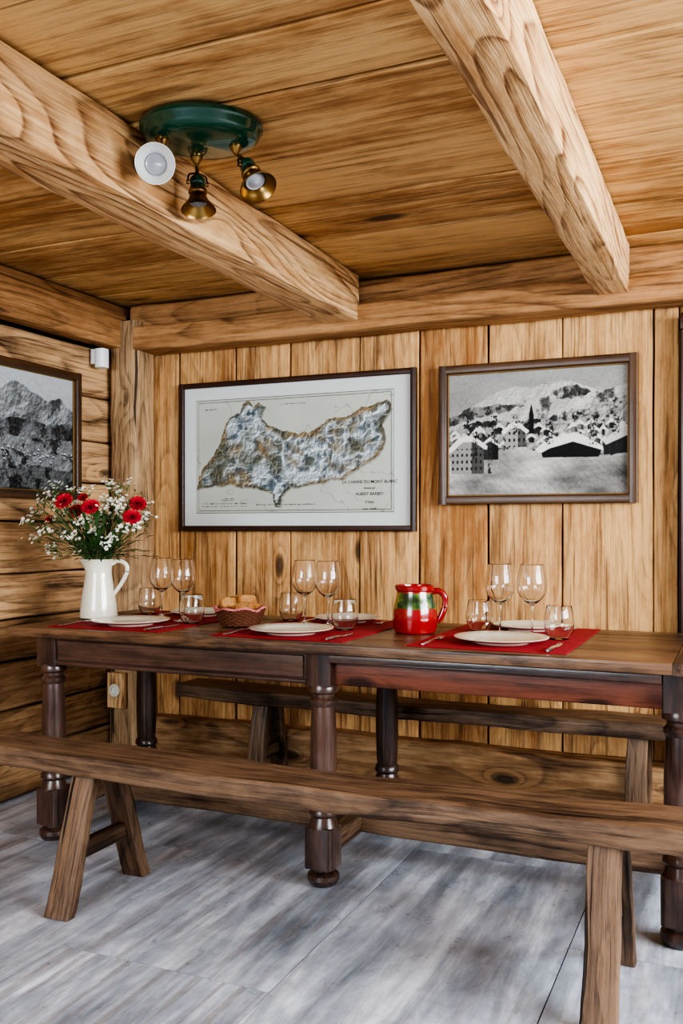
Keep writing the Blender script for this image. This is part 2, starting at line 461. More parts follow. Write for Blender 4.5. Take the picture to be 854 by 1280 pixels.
sweep(mb, (LX[1]+0.045, 2.748, az1-0.014), (LX[2]-0.045, 2.748, az1-0.014), 0.05, 0.028, r=0.004, mat=0)
sweep(mb, (LX[1]+0.045, 2.78, am-0.012), (LX[2]-0.045, 2.78, am-0.012), 0.025, az1-az0-0.02, r=0.004, mat=1)
sweep(mb, (LX[0]+0.04, LY[1], am), (LX[2]-0.04, LY[1], am), 0.03, az1-az0, r=0.004)
for x in (LX[0], LX[2]):
    sweep(mb, (x, LY[0]+0.04, am), (x, LY[1]-0.04, am), 0.03, az1-az0, r=0.004)
child(mb, 'apron', [m_table, m_tred], tb)
legprof = [(0.046, 0.665), (0.05, 0.655), (0.05, 0.640), (0.036, 0.632), (0.036, 0.622), (0.046, 0.612), (0.046, 0.602), (0.038, 0.590),
           (0.041, 0.56), (0.044, 0.47), (0.044, 0.38), (0.041, 0.29), (0.038, 0.262), (0.046, 0.25), (0.048, 0.235), (0.040, 0.225),
           (0.046, 0.205), (0.052, 0.192)]
footprof = [(0.044, 0.062), (0.036, 0.055), (0.036, 0.048), (0.052, 0.036), (0.055, 0.022), (0.048, 0.006), (0.040, 0.0)]
for x in LX:
    for y in LY:
        mb = MB()
        sweep(mb, (x, y, 0.66), (x, y, TZ-0.036), 0.09, 0.09, up=(0, 1, 0), r=0.005)
        lathe(mb, legprof, Matrix.Translation((x, y, 0)), 28)
        sweep(mb, (x, y, 0.06), (x, y, 0.195), 0.098, 0.098, up=(0, 1, 0), r=0.014, jit=0.002)
        lathe(mb, footprof, Matrix.Translation((x, y, 0)), 28)
        child(mb, 'turned_leg', m_table, tb)
mb = MB()
ymid = (LY[0]+LY[1])/2
for x in LX:
    sweep(mb, (x, LY[0]+0.04, 0.125), (x, LY[1]-0.04, 0.125), 0.06, 0.075, r=0.012, jit=0.003)
sweep(mb, (LX[0]+0.03, ymid, 0.125), (LX[1]-0.03, ymid, 0.125), 0.075, 0.07, r=0.012, jit=0.006)
sweep(mb, (LX[1]+0.03, ymid, 0.125), (LX[2]-0.03, ymid, 0.125), 0.075, 0.07, r=0.012, jit=0.006)
child(mb, 'stretchers', m_bench, tb)

# ------------------------------------------------------------------ benches
def bench(xa, xb, y, zt, w, legs, spl=0.20, legw=0.085):
    e = empty('wooden_bench', ((xa+xb)/2, y, 0))
    mb = MB()
    sweep(mb, (xa, y, zt-0.031), (xb, y, zt-0.031), w, 0.062, r=0.009, jit=0.008, step=0.03, nscale=3.0, bow=-0.012, tint=0.35)
    child(mb, 'seat_plank', m_bench, e)
    for x in legs:
        mb = MB()
        for s in (-1, 1):
            sweep(mb, (x, y+s*spl, -0.004), (x, y+s*0.055, zt-0.050), legw, 0.045, up=(0, 1, 0), r=0.005, jit=0.006, step=0.03, taper=0.92, nscale=6, tint=0.25)
        sweep(mb, (x, y-spl*0.68, 0.175), (x, y+spl*0.68, 0.175), 0.035, 0.055, r=0.008, jit=0.004)
        for v in range(len(mb.v)):
            if mb.v[v][2] < 0.0: mb.v[v] = (mb.v[v][0], mb.v[v][1], 0.0)
        child(mb, 'trestle_legs', m_bench, e)
    return e
bench(-2.33, 0.11, 2.405, 0.470, 0.205, (-1.90, -0.31), spl=0.195)
bench(-2.38, 0.06, 3.66, 0.464, 0.19, (-1.96, -0.363), spl=0.13, legw=0.08)

# ------------------------------------------------------------------ pictures
def fbm(H, W, base, octv, seed, ay=1.0, pers=0.5):
    rs = np.random.RandomState(int(seed)); out = np.zeros((H, W)); amp = 1; tot = 0
    for o in range(octv):
        gx = max(2, int(base*2**o)); gy = max(2, int(base*ay*2**o*H/W))
        g = rs.rand(gy+2, gx+2)
        y = np.linspace(0, gy, H, endpoint=False); x = np.linspace(0, gx, W, endpoint=False)
        yi = y.astype(int); xi = x.astype(int)
        fy = y-yi; fx = x-xi
        fy = fy*fy*(3-2*fy); fx = fx*fx*(3-2*fx)
        a = g[yi][:, xi]; b = g[yi][:, xi+1]; c = g[yi+1][:, xi]; d = g[yi+1][:, xi+1]
        out += amp*((a*(1-fx)+b*fx)*(1-fy)[:, None]+(c*(1-fx)+d*fx)*fy[:, None])
        tot += amp; amp *= pers
    return out/tot
def ridg(n): return 1-np.abs(2*n-1)
def shade(h, k=1.0):
    gy, gx = np.gradient(h)
    g = gx+gy
    g = g/(g.std()+1e-9)
    return np.clip(0.5+0.22*k*g, 0, 1)
def polymask(U, Vv, pts):
    inside = np.zeros(U.shape, bool); n = len(pts); j = n-1
    for i in range(n):
        xi, yi = pts[i]; xj, yj = pts[j]
        if yi != yj:
            c = ((yi > Vv) != (yj > Vv)) & (U < (xj-xi)*(Vv-yi)/(yj-yi)+xi)
            inside ^= c
        j = i
    return inside
def lin(a):
    return np.where(a <= 0.04045, a/12.92, ((a+0.055)/1.055)**2.4)
def print_mesh(name, img, origin, du, dv, mat, par):
    H, W, _ = img.shape
    us = np.linspace(0, 1, W); vs = np.linspace(0, 1, H)
    o = np.array(origin); du = np.array(du); dv = np.array(dv)
    pts = o[None, None, :]+us[None, :, None]*du+vs[:, None, None]*dv
    me = bpy.data.meshes.new(name)
    idx = np.arange(H*W).reshape(H, W)
    f = np.stack([idx[:-1, :-1], idx[1:, :-1], idx[1:, 1:], idx[:-1, 1:]], -1).reshape(-1, 4)
    me.from_pydata(pts.reshape(-1, 3).tolist(), [], f.tolist())
    ca = me.color_attributes.new('print', 'FLOAT_COLOR', 'POINT')
    col = np.ones((H*W, 4), np.float32); col[:, :3] = lin(np.clip(img, 0, 1)).reshape(-1, 3)
    ca.data.foreach_set('color', col.ravel())
    me.materials.append(mat)
    ob = bpy.data.objects.new(name, me); bpy.context.collection.objects.link(ob)
    ob.parent = par; ob.matrix_parent_inverse = Matrix.Translation(V(par.location)).inverted()
    return ob
m_print, nt, b, N, L = newmat('printed_paper')
ca = N.new('ShaderNodeVertexColor'); ca.layer_name = 'print'
L.new(ca.outputs[0], b.inputs['Base Color']); b.inputs['Roughness'].default_value = 0.6
b.inputs['Specular IOR Level'].default_value = 0.2

def frame(name, c, uax, W, H, fw, dep, nrm, mat, par, inner=None):
    c = V(c); u = V(uax); z = V((0, 0, 1)); n = V(nrm)
    mb = MB()
    for s in (-1, 1):
        sweep(mb, c+u*s*(W/2-fw/2)-z*H/2+n*dep/2, c+u*s*(W/2-fw/2)+z*H/2+n*dep/2, fw, dep, up=n, r=0.005, step=0.3)
        sweep(mb, c-u*(W/2-fw*0.9)+z*s*(H/2-fw/2)+n*dep/2, c+u*(W/2-fw*0.9)+z*s*(H/2-fw/2)+n*dep/2, fw, dep*0.98, up=n, r=0.005, step=0.3)
    if inner:
        for (q, hh) in ((fw+0.003, dep*0.4),):
            for s in (-1, 1):
                sweep(mb, c+u*s*(W/2-q)-z*(H/2-q)+n*hh, c+u*s*(W/2-q)+z*(H/2-q)+n*hh, 0.006, 0.008, up=n, r=0.0015, step=0.5, mat=1)
                sweep(mb, c-u*(W/2-q)+z*s*(H/2-q)+n*hh, c+u*(W/2-q)+z*s*(H/2-q)+n*hh, 0.006, 0.008, up=n, r=0.0015, step=0.5, mat=1)
    o = child(mb, 'frame_moulding', [mat, inner or mat], par)
    mb = MB()
    a = c-u*(W/2-0.01)-z*(H/2-0.01)+n*0.001; d = c+u*(W/2-0.01)+z*(H/2-0.01)+n*0.008
    boxm(mb, (min(a.x, d.x), min(a.y, d.y), a.z), (max(a.x, d.x), max(a.y, d.y), d.z))
    child(mb, 'backing', m_gap, par)

# ---- map
FY = YB-0.010
mx0, mx1, mz0, mz1 = -2.57, -1.33, 1.165, 1.893
par = empty('framed_map', ((mx0+mx1)/2, FY, (mz0+mz1)/2))
frame('f', ((mx0+mx1)/2, FY, (mz0+mz1)/2), (1, 0, 0), mx1-mx0, mz1-mz0, 0.026, 0.028, (0, -1, 0), m_fmap, par)
def px2wall(px, py, Y):
    t = (px-427)/1150.0; d = Y/(S*t+C)
    return d*(C*t-S), CAMH+(660-py)/1150.0*d
ix0, ix1, iz0, iz1 = mx0+0.02, mx1-0.02, mz0+0.02, mz1-0.02
W, H = 720, 422
U, Vv = np.meshgrid(np.linspace(0, 1, W), np.linspace(0, 1, H))
img = np.ones((H, W, 3))*np.array([202, 206, 204])/255
def q(px, py):
    x, zz = px2wall(px, py, FY); return ((x-ix0)/(ix1-ix0), (iz1-zz)/(iz1-iz0))
pa = 0.062, 0.10; pb = 0.925, 0.90
sheet = (U > pa[0]) & (U < pb[0]) & (Vv > pa[1]) & (Vv < pb[1])
tone = fbm(H, W, 5, 5, 3)
base = np.array([184, 188, 178])/255
img[sheet] = (base[None]*(0.90+0.18*tone[sheet][:, None]))
for (a, b2) in (((pa[0], pa[1]), (pb[0], pb[1])), ((pa[0]+0.010, pa[1]+0.017), (pb[0]-0.010, pb[1]-0.017))):
    e = 0.0018
    bd = (U > a[0]-e) & (U < b2[0]+e) & (Vv > a[1]-e*1.7) & (Vv < b2[1]+e*1.7)
    bi = (U > a[0]) & (U < b2[0]) & (Vv > a[1]) & (Vv < b2[1])
    img[bd & ~bi] = np.array([90, 90, 86])/255
out = [(249,613),(250,596),(258,583),(268,572),(276,556),(281,545),(284,530),(290,522),(300,516),(303,505),(313,503),(318,511),(325,502),(335,508),(330,520),(336,532),(356,539),(376,543),(396,536),(410,526),(434,522),(452,508),(466,506),(484,501),(491,508),(485,520),(480,531),(484,545),(480,560),(470,572),(455,582),(440,590),(430,600),(415,600),(396,604),(376,609),(360,614),(354,620),(352,632),(346,632),(342,617),(325,610),(305,608),(285,606),(265,609)]
out = [q(*p) for p in out]
wu = (fbm(H, W, 22, 4, 5)-0.5)*0.026; wv = (fbm(H, W, 22, 4, 6)-0.5)*0.045
M_ = polymask(U+wu, Vv+wv, out)
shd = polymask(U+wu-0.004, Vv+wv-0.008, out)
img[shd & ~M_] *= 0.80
def warp(a, amt, seed):
    n1 = fbm(H, W, 10, 3, seed)-0.5; n2 = fbm(H, W, 10, 3, seed+1)-0.5
    yi, xi = np.mgrid[0:H, 0:W]
    return a[np.clip(yi+(n1*amt).astype(int), 0, H-1), np.clip(xi+(n2*amt).astype(int), 0, W-1)]
r1 = warp(ridg(fbm(H, W, 17, 2, 11)), 60, 100); r2 = warp(ridg(fbm(H, W, 34, 2, 15)), 40, 110); r3 = warp(ridg(fbm(H, W, 68, 2, 16)), 24, 120)
hgt = r1**2*0.45+r2**2*0.32+r3**2*0.23
sh = shade(hgt, 0.9)
low = fbm(H, W, 8, 4, 12)
dm = M_.astype(float)
for _ in range(34):
    dm = (dm+np.roll(dm, 2, 0)+np.roll(dm, -2, 0)+np.roll(dm, 2, 1)+np.roll(dm, -2, 1))/5
core = np.clip((dm-0.86)*4.4+(low-0.5)*2.6+(r1-0.62)*1.6, 0, 1)
c1 = np.array([136, 118, 90])/255; c2 = np.array([98, 98, 84])/255; c3 = np.array([192, 202, 206])/255; c4 = np.array([98, 112, 120])/255
k_ = np.clip((fbm(H, W, 16, 4, 19)-0.4)*5, 0, 1)[..., None]
val = c1*k_+c2*(1-k_)
snow = c4+(c3-c4)*np.clip((r2*0.6+r1*0.4-0.52)*3.4, 0, 1)[..., None]
colr = val*(1-core[..., None])+snow*core[..., None]
colr = colr*(0.50+0.78*sh[..., None])
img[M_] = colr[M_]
riv = np.abs(fbm(H, W, 7, 4, 21)-0.5) < 0.006
g = sheet & riv & ~M_
img[g] *= 0.86
vall = np.abs(fbm(H, W, 9, 3, 23)-0.5) < 0.006
img[M_ & vall] = np.array([172, 176, 164])/255*0.9
rs = np.random.RandomState(4)
for (a, b2, rows, dens) in ((0.09, 0.30, [0.835, 0.855], 0.5), (0.34, 0.60, [0.845], 0.6), (0.18, 0.24, [0.80, 0.812], 0.6), (0.10, 0.16, [0.165], 0.6), (0.45, 0.56, [0.155], 0.6)):
    for r_ in rows:
        mm = (U > a) & (U < b2) & (np.abs(Vv-r_) < 0.004)
        mm &= (rs.rand(1, W) < dens)
        img[mm] *= 0.5
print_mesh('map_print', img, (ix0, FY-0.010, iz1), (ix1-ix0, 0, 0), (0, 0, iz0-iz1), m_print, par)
m_ink = plain('ink', srgb(30, 28, 26), 0.7)
def text(body, x, zz, size, y, par):
    cu = bpy.data.curves.new('lettering', 'FONT'); cu.body = body; cu.size = size; cu.align_x = 'CENTER'; cu.offset = 0.0003
    cu.materials.append(m_ink)
    o = bpy.data.objects.new('lettering', cu); bpy.context.collection.objects.link(o)
    o.location = (x, y, zz); o.rotation_euler = (math.pi/2, 0, 0)
    o.parent = par; o.matrix_parent_inverse = Matrix.Translation(V(par.location)).inverted()
for (s_, px, py, sz) in (('LA CHAINE DU MONT BLANC', 463, 604, 0.020), ('dressee par', 463, 611, 0.012), ('ALBERT BARBEY', 463, 619, 0.019), ('A PARIS', 463, 629, 0.013), ('Echelle 1:50.000', 463, 637, 0.010)):
    x, zz = px2wall(px, py, FY); text(s_, x, zz, sz, FY-0.0105, par)

# ---- snowy village photo
mx0, mx1, mz0, mz1 = -1.222, -0.388, 1.282, 1.886
par = empty('framed_village_photograph', ((mx0+mx1)/2, FY, (mz0+mz1)/2))
frame('f', ((mx0+mx1)/2, FY, (mz0+mz1)/2), (1, 0, 0), mx1-mx0, mz1-mz0, 0.036, 0.035, (0, -1, 0), m_fbrn, par, m_gold)
W, H = 600, 412
U, Vv = np.meshgrid(np.linspace(0, 1, W), np.linspace(0, 1, H))
def pq(px, py): return ((px-562)/221.0, (py-470)/147.0)
ju = (fbm(H, W, 40, 3, 301)-0.5)*0.012; jv = (fbm(H, W, 40, 3, 302)-0.5)*0.02
def poly(lst, rough=0): return polymask(U+ju*rough, Vv+jv*rough, [pq(*p) for p in lst])
g = 0.66-0.10*Vv+0.14*(fbm(H, W, 4, 4, 2, ay=3)-0.5)
def terr(mask, lo, hi, seed, basef=10, thr=0.5, dark=0.2, k=1.0, ay=1.0, soft=12):
    global g
    n = fbm(H, W, basef, 6, seed, pers=0.68, ay=ay); t = ridg(fbm(H, W, basef*0.5, 6, seed+1, pers=0.6))
    s = lo+(hi-lo)*shade(t, k)
    w_ = np.clip((n-thr)*soft, 0, 1)
    s = s*(1-w_)+(dark+0.25*(fbm(H, W, 80, 2, seed+2)-0.5))*w_
    g = np.where(mask, s, g)
terr(poly([(562,528),(580,516),(600,507),(622,496),(645,489),(668,492),(690,486),(715,487),(735,494),(752,500),(783,492),(783,617),(562,617)], 1), 0.62, 0.88, 31, 9, 0.55, 0.36, 0.8)
terr(poly([(562,522),(575,519),(600,512),(630,508),(660,512),(640,518),(600,524),(562,534)], 2), 0.4, 0.7, 37, 22, 0.49, 0.28)
terr(poly([(690,500),(715,490),(740,500),(730,506),(700,506)], 2), 0.4, 0.8, 39, 22, 0.48, 0.28)
terr(poly([(690,528),(715,520),(740,517),(783,506),(783,560),(730,560),(690,545)], 2), 0.45, 0.8, 41, 22, 0.50, 0.20)
terr(poly([(562,540),(580,532),(610,528),(640,530),(670,528),(700,532),(783,535),(783,575),(562,570)], 2), 0.45, 0.82, 43, 26, 0.51, 0.2)
fs = poly([(562,590),(600,585),(622,565),(660,560),(690,572),(750,574),(783,570),(783,617),(562,617)], 1)
g = np.where(fs, 0.70+0.26*(fbm(H, W, 6, 5, 51, ay=3)-0.5)*2-0.30*np.clip(U-0.45, 0, 1)-0.25*(Vv-0.8), g)
tr = fs & (np.abs(np.sin((U*1.6-Vv*1.1)*42+5*fbm(H, W, 4, 3, 8))) < 0.12)
g = np.where(tr, g*0.86, g)
def house(x0, x1, yr, ye, yb, roof=0.93, wall=0.3, win=True):
    global g
    xm = (x0+x1)/2
    w = poly([(x0+1, ye-1), (xm, yr+1), (x1-1, ye-1), (x1-1, yb), (x0+1, yb)])
    g = np.where(w, wall, g)
    g = np.where(w & (U*221+562 > x0+(x1-x0)*0.62), wall*0.6, g)
    if win:
        ph = (((U*221) % 6) < 2.2) & (((Vv*147) % 8) < 3.4)
        g = np.where(w & ph & (Vv > (ye-470)/147.0), 0.18, g)
    r_ = poly([(x0-3, ye), (xm, yr-3), (x1+3, ye), (x1+3, ye+2), (xm, yr+2), (x0-3, ye+2)])
    g = np.where(r_, roof, g)
rsn = np.random.RandomState(9)
for i in range(40):
    xx = rsn.uniform(566, 778); yb = rsn.uniform(540, 562)
    wd = rsn.uniform(5, 11); house(xx, xx+wd, yb-7, yb-3.5, yb+2, 0.86, rsn.choice([0.2, 0.35, 0.5]), False)
house(605, 628, 550, 558, 574, 0.90, 0.25, False)
house(566, 610, 546, 560, 590, 0.92, 0.62)
g = np.where(poly([(560,562),(578,546),(598,546),(614,558),(611,562),(596,552),(582,552),(562,568)]), 0.92, g)
house(634, 662, 532, 541, 560, 0.92, 0.66)
g = np.where(poly([(632,543),(640,533),(656,533),(665,543),(662,545),(654,538),(642,538),(634,546)]), 0.92, g)
g = np.where(poly([(678,562),(712,551),(752,564),(748,574),(682,573)]), 0.12, g)
g = np.where(poly([(672,564),(686,553),(716,546),(728,548),(758,565),(753,567),(718,556),(690,563),(680,568)]), 0.90, g)
g = np.where(poly([(752,556),(783,548),(783,570),(754,572)]), 0.2, g)
g = np.where(poly([(752,556),(770,543),(783,541),(783,550),(756,561)]), 0.8, g)
g = np.where(poly([(665,545),(665,524),(668,510),(671,524),(671,545)]), 0.14, g)
for (xx, y0, y1, ww) in ((598,540,575,.014),(622,522,556,.018),(648,522,545,.012),(690,528,558,.02),(742,530,560,.02),(768,522,550,.016),(617,560,590,.012),(590,522,545,.012)):
    mm = (np.abs(U-(xx-562)/221) < ww) & (Vv > (y0-470)/147) & (Vv < (y1-470)/147) & (fbm(H, W, 110, 3, xx+1, pers=0.8) > 0.53)
    g = np.where(mm, 0.18, g)
for _ in range(2): g = (g+np.roll(g, 1, 0)+np.roll(g, 1, 1)+np.roll(g, -1, 1)+np.roll(g, -1, 0))/5
g = g+(fbm(H, W, 140, 2, 77)-0.5)*0.10
g = np.clip((g-0.5)*1.05+0.45, 0.06, 0.90)
img = np.stack([g, g*0.995, g*0.975], -1)*0.95
print_mesh('photo_print', img, (mx0+0.034, FY-0.010, mz1-0.034), (mx1-mx0-0.068, 0, 0), (0, 0, -(mz1-mz0-0.068)), m_print, par)

# ---- left wall photo
FX = XL+0.016
ya, yb_, mz0, mz1 = 2.62, 3.476, 1.31, 1.905
par = empty('framed_valley_photograph', (FX, (ya+yb_)/2, (mz0+mz1)/2))
frame('f', (FX, (ya+yb_)/2, (mz0+mz1)/2), (0, 1, 0), yb_-ya, mz1-mz0, 0.034, 0.035, (1, 0, 0), m_fbrn, par, m_gold)
W, H = 420, 290
U, Vv = np.meshgrid(np.linspace(0, 1, W), np.linspace(0, 1, H))
g = 0.72-0.1*Vv+0.05*(fbm(H, W, 4, 3, 61)-0.5)
def ridge_mask(pts, seed, amp):
    xs_, ys_ = zip(*pts)
    line = np.interp(np.linspace(0, 1, W), xs_, ys_)+(fbm(H, W, 14, 5, seed)[0]-0.5)*amp
    return Vv > line[None, :]
terr(ridge_mask([(0,.3),(.2,.18),(.4,.22),(.5,.12),(.6,.14),(.75,.24),(.88,.19),(.94,.26),(1,.3)], 3, .07), 0.34, 0.72, 71, 7, 0.60, 0.32, 0.9)
terr(ridge_mask([(0,.4),(.3,.45),(.5,.40),(.8,.44),(1,.40)], 5, .05), 0.28, 0.58, 73, 14, 0.50, 0.22)
terr(ridge_mask([(0,.5),(.5,.56),(1,.54)], 6, .04), 0.36, 0.62, 75, 12, 0.52, 0.2)
for i in range(90):
    cx, cy = rsn.uniform(0, 1), rsn.uniform(.62, .76); s_ = rsn.uniform(.004, .009)
    m1_ = (np.abs(U-cx) < s_) & (np.abs(Vv-cy) < s_)
    g = np.where(m1_, rsn.choice([.8, .7, .6]), g)
    g = np.where((np.abs(U-cx) < s_) & (np.abs(Vv-cy-s_*1.5) < s_*0.7), .18, g)
terr(ridge_mask([(0,.8),(.4,.84),(.7,.78),(1,.82)], 8, .06), 0.25, 0.5, 79, 18, 0.48, 0.14)
g = np.clip((g-0.5)*1.05+0.46+(fbm(H, W, 100, 2, 78)-0.5)*0.10, 0.05, 0.92)
img = np.stack([g*0.97, g*0.99, g], -1)*0.95
print_mesh('photo_print', img, (FX+0.010, ya+0.032, mz1-0.032), (0, yb_-ya-0.064, 0), (0, 0, -(mz1-mz0-0.064)), m_print, par)

# sensor + outlet
e = empty('motion_sensor', (XL+0.045, 3.62, 2.01))
mb = MB()
sweep(mb, (XL+0.015, 3.62, 1.975), (XL+0.015, 3.62, 2.045), 0.03, 0.05, up=(0, 1, 0), r=0.008)
sweep(mb, (XL+0.055, 3.615, 1.955), (XL+0.055, 3.615, 2.045), 0.055, 0.062, up=(0, 1, 0), r=0.02, step=0.02)
child(mb, 'housing', m_plastic, e)
e = empty('wall_socket', (-2.83, 3.72, 0.39))
mb = MB(); sweep(mb, (-2.82, 3.700, 0.30), (-2.82, 3.700, 0.47), 0.10, 0.036, up=(0, -1, 0), r=0.01, tint=0.0)
child(mb, 'mounting_block', m_beam, e)
mb = MB(); lathe(mb, [(0.032, 0), (0.032, 0.008), (0.029, 0.011), (0.020, 0.011), (0.018, 0.004), (0, 0.004)], frame_dir((-2.82, 3.684, 0.385), (0, -1, 0)), 28)
child(mb, 'socket_plate', m_china, e)

# ------------------------------------------------------------------ ceiling spotlight fixture
fc = V((-1.37, 2.17, ZC))
lp = empty('ceiling_spotlight', fc)
mb = MB()
Ms = Matrix.Translation(fc) @ Matrix.Rotation(math.radians(20), 4, 'Z') @ Matrix.Diagonal((1.12, 0.95, 1, 1))
lathe(mb, [(0.02, 0.0), (0.148, 0.0), (0.152, -0.006), (0.152, -0.014), (0.146, -0.020), (0.142, -0.034), (0.130, -0.046), (0.10, -0.052), (0, -0.054)], Ms, 56)
child(mb, 'canopy', m_green, lp)
def spot(anchor, tip, d, shade_mat, inner, k=1.0):
    d = V(d).normalized(); tip = V(tip); anchor = V(anchor)
    back = tip-d*0.115*k
    mb = MB()
    tube(mb, bez([anchor+V((0, 0, 0.005)), anchor-V((0, 0, 0.02)), (anchor+back)/2-V((0, 0, 0.008)), back], 6), 0.006, 10)
    lathe(mb, [(0.0, 0.004), (0.018, 0.002), (0.018, -0.006), (0.012, -0.014), (0.008, -0.022), (0, -0.024)], Matrix.Translation(anchor), 20)
    side = d.cross(V((0, 0, 1)))
    if side.length < 0.1: side = V((1, 0, 0))
    side.normalize()
    for s in (-1, 1):
        lathe(mb, [(0, 0), (0.007, 0.001), (0.007, 0.008), (0, 0.010)], frame_dir(back+d*0.02+side*s*0.024, side*s), 12)
        tube(mb, bez([back-d*0.012, back-d*0.004+side*s*0.024, back+d*0.022+side*s*0.029], 5), 0.003, 8)
    Mt = frame_dir(back, d) @ Matrix.Scale(k, 4)
    lathe(mb, [(0.027, 0.044), (0.030, 0.048), (0.030, 0.056), (0.026, 0.060)], Mt, 28)
    child(mb, 'brass_fittings', m_brass, lp)
    mb = MB()
    lathe(mb, [(0, -0.012), (0.010, -0.010), (0.014, -0.002), (0.020, 0.002), (0.024, 0.010), (0.024, 0.024), (0.021, 0.027), (0.024, 0.031), (0.026, 0.044)], Mt, 28)
    child(mb, 'lamp_holder', m_green, lp)
    mb = MB()
    prof = [(0.024, 0.056), (0.027, 0.068), (0.033, 0.082), (0.043, 0.095), (0.052, 0.106), (0.056, 0.115), (0.054, 0.1155), (0.050, 0.107), (0.041, 0.097), (0.031, 0.084), (0.024, 0.070), (0.021, 0.058)]
    lathe(mb, prof, Mt, 40, closed=True)
    child(mb, 'shade', shade_mat, lp)
    mb = MB()
    lathe(mb, [(0.012, 0.050), (0.018, 0.062), (0.027, 0.078), (0.030, 0.084), (0.028, 0.088), (0.024, 0.086), (0.016, 0.090), (0.008, 0.096), (0, 0.098)], Mt, 32)
    child(mb, 'bulb', inner, lp)
zb = ZC-0.050
spot((-1.45, 2.10, zb), (-1.435, 2.045, 2.150), (0.50, -0.80, -0.30), m_white, m_bulb, 0.95)
spot((-1.43, 2.24, zb), (-1.455, 2.29, 2.105), (0.12, -0.12, -1), m_brass, m_bulb, 0.92)
spot((-1.29, 2.22, zb), (-1.235, 2.25, 2.125), (0.5, -0.25, -0.8), m_brass, m_bulb, 0.95)

# ------------------------------------------------------------------ tableware
PX = [-2.17, -1.45, -0.73]
def flat_mat(cx, cy, w, h, rot=0):
    mb = MB()
    M = Matrix.Translation((cx, cy, TZ+0.0025)) @ Matrix.Rotation(rot, 4, 'Z')
    n = 16; vs = []; fs = []
    for k, z_ in enumerate((-0.0016, 0.0008)):
        for j in range(9):
            for i in range(n+1):
                vs.append(M @ V(((i/n-0.5)*w, (j/8-0.5)*h, z_)))
    for j in range(8):
        for i in range(n):
            a = j*(n+1)+i; o2 = 9*(n+1)
            fs.append((a+o2, a+1+o2, a+n+2+o2, a+n+1+o2)); fs.append((a, a+n+1, a+n+2, a+1))
    rim = [i for i in range(n+1)]+[(j)*(n+1)+n for j in range(1, 9)]+[8*(n+1)+i for i in range(n-1, -1, -1)]+[j*(n+1) for j in range(7, 0, -1)]
    for i in range(len(rim)):
        a, b2 = rim[i], rim[(i+1) % len(rim)]
        fs.append((a, b2, b2+9*(n+1), a+9*(n+1)))
    mb.add(vs, fs, None, 0.5, 0)
    mb.obj('placemat', m_red)
for i, x in enumerate(PX):
    flat_mat(x, 2.93, 0.50, 0.355, 0)
    flat_mat(x, 3.30, 0.50, 0.355, 0)
PZ = TZ+0.0036
def plate(x, y, r=0.15):
    mb = MB()
    k = r/0.15
    prof = [(0.0, 0.004), (0.075*k, 0.004), (0.078*k, 0.0), (0.086*k, 0.0), (0.09*k, 0.005), (0.125*k, 0.011), (0.149*k, 0.0185), (0.15*k, 0.0205), (0.147*k, 0.0215), (0.12*k, 0.0150), (0.098*k, 0.0105), (0.09*k, 0.0085), (0.0, 0.008)]
    lathe(mb, prof, Matrix.Translation((x, y, PZ)), 56)
    mb.obj('dinner_plate', m_china)
plate(-2.165, 2.925, 0.150); plate(-1.465, 2.910, 0.150); plate(-0.72, 2.945, 0.153)
for x in (-2.12, -1.44, -0.72): plate(x, 3.355, 0.130)
def fork(x, y, a):
    M = Matrix.Translation((x, y, PZ+0.0008)) @ Matrix.Rotation(a, 4, 'Z')
    mb = MB()
    tube(mb, [M @ V(p) for p in bez([(0, -0.10, 0.003), (0, -0.05, 0.003), (0, 0.02, 0.008), (0, 0.045, 0.006)], 4)], [0.0055]*5+[0.004]*4+[0.003]*4, 8, flat=0.45)
    tube(mb, [M @ V(p) for p in [(0, 0.04, 0.006), (0, 0.052, 0.005), (0, 0.062, 0.0045)]], [0.004, 0.011, 0.0115], 8, flat=0.2)
    for k in (-1.5, -0.5, 0.5, 1.5):
        tube(mb, [M @ V(p) for p in [(k*0.0062, 0.060, 0.0045), (k*0.0062, 0.08, 0.004), (k*0.006, 0.10, 0.009)]], [0.0017, 0.0016, 0.001], 6)
    mb.obj('fork', m_steel)
def knife(x, y, a):
    M = Matrix.Translation((x, y, PZ)) @ Matrix.Rotation(a, 4, 'Z')
    mb = MB()
    tube(mb, [M @ V(p) for p in [(0, -0.11, 0.005), (0, -0.10, 0.005), (0, -0.03, 0.005), (0, 0, 0.005)]], [0.004, 0.0085, 0.0075, 0.006], 10, flat=0.55)
    tube(mb, [M @ V(p) for p in [(0, 0, 0.004), (0.001, 0.01, 0.003), (0.001, 0.07, 0.003), (0, 0.10, 0.003), (-0.003, 0.115, 0.003)]], [0.005, 0.009, 0.0095, 0.008, 0.002], 8, flat=0.12)
    mb.obj('table_knife', m_steel)
for x, y in ((-2.17, 2.86), (-1.45, 2.86), (-0.73, 2.87)):
    fork(x-0.20, y, 0.0); knife(x+0.195, y, 0.0)
for x in (-2.12, -1.44, -0.72):
    fork(x+0.158, 3.365, math.pi); knife(x-0.155, 3.375, math.pi)
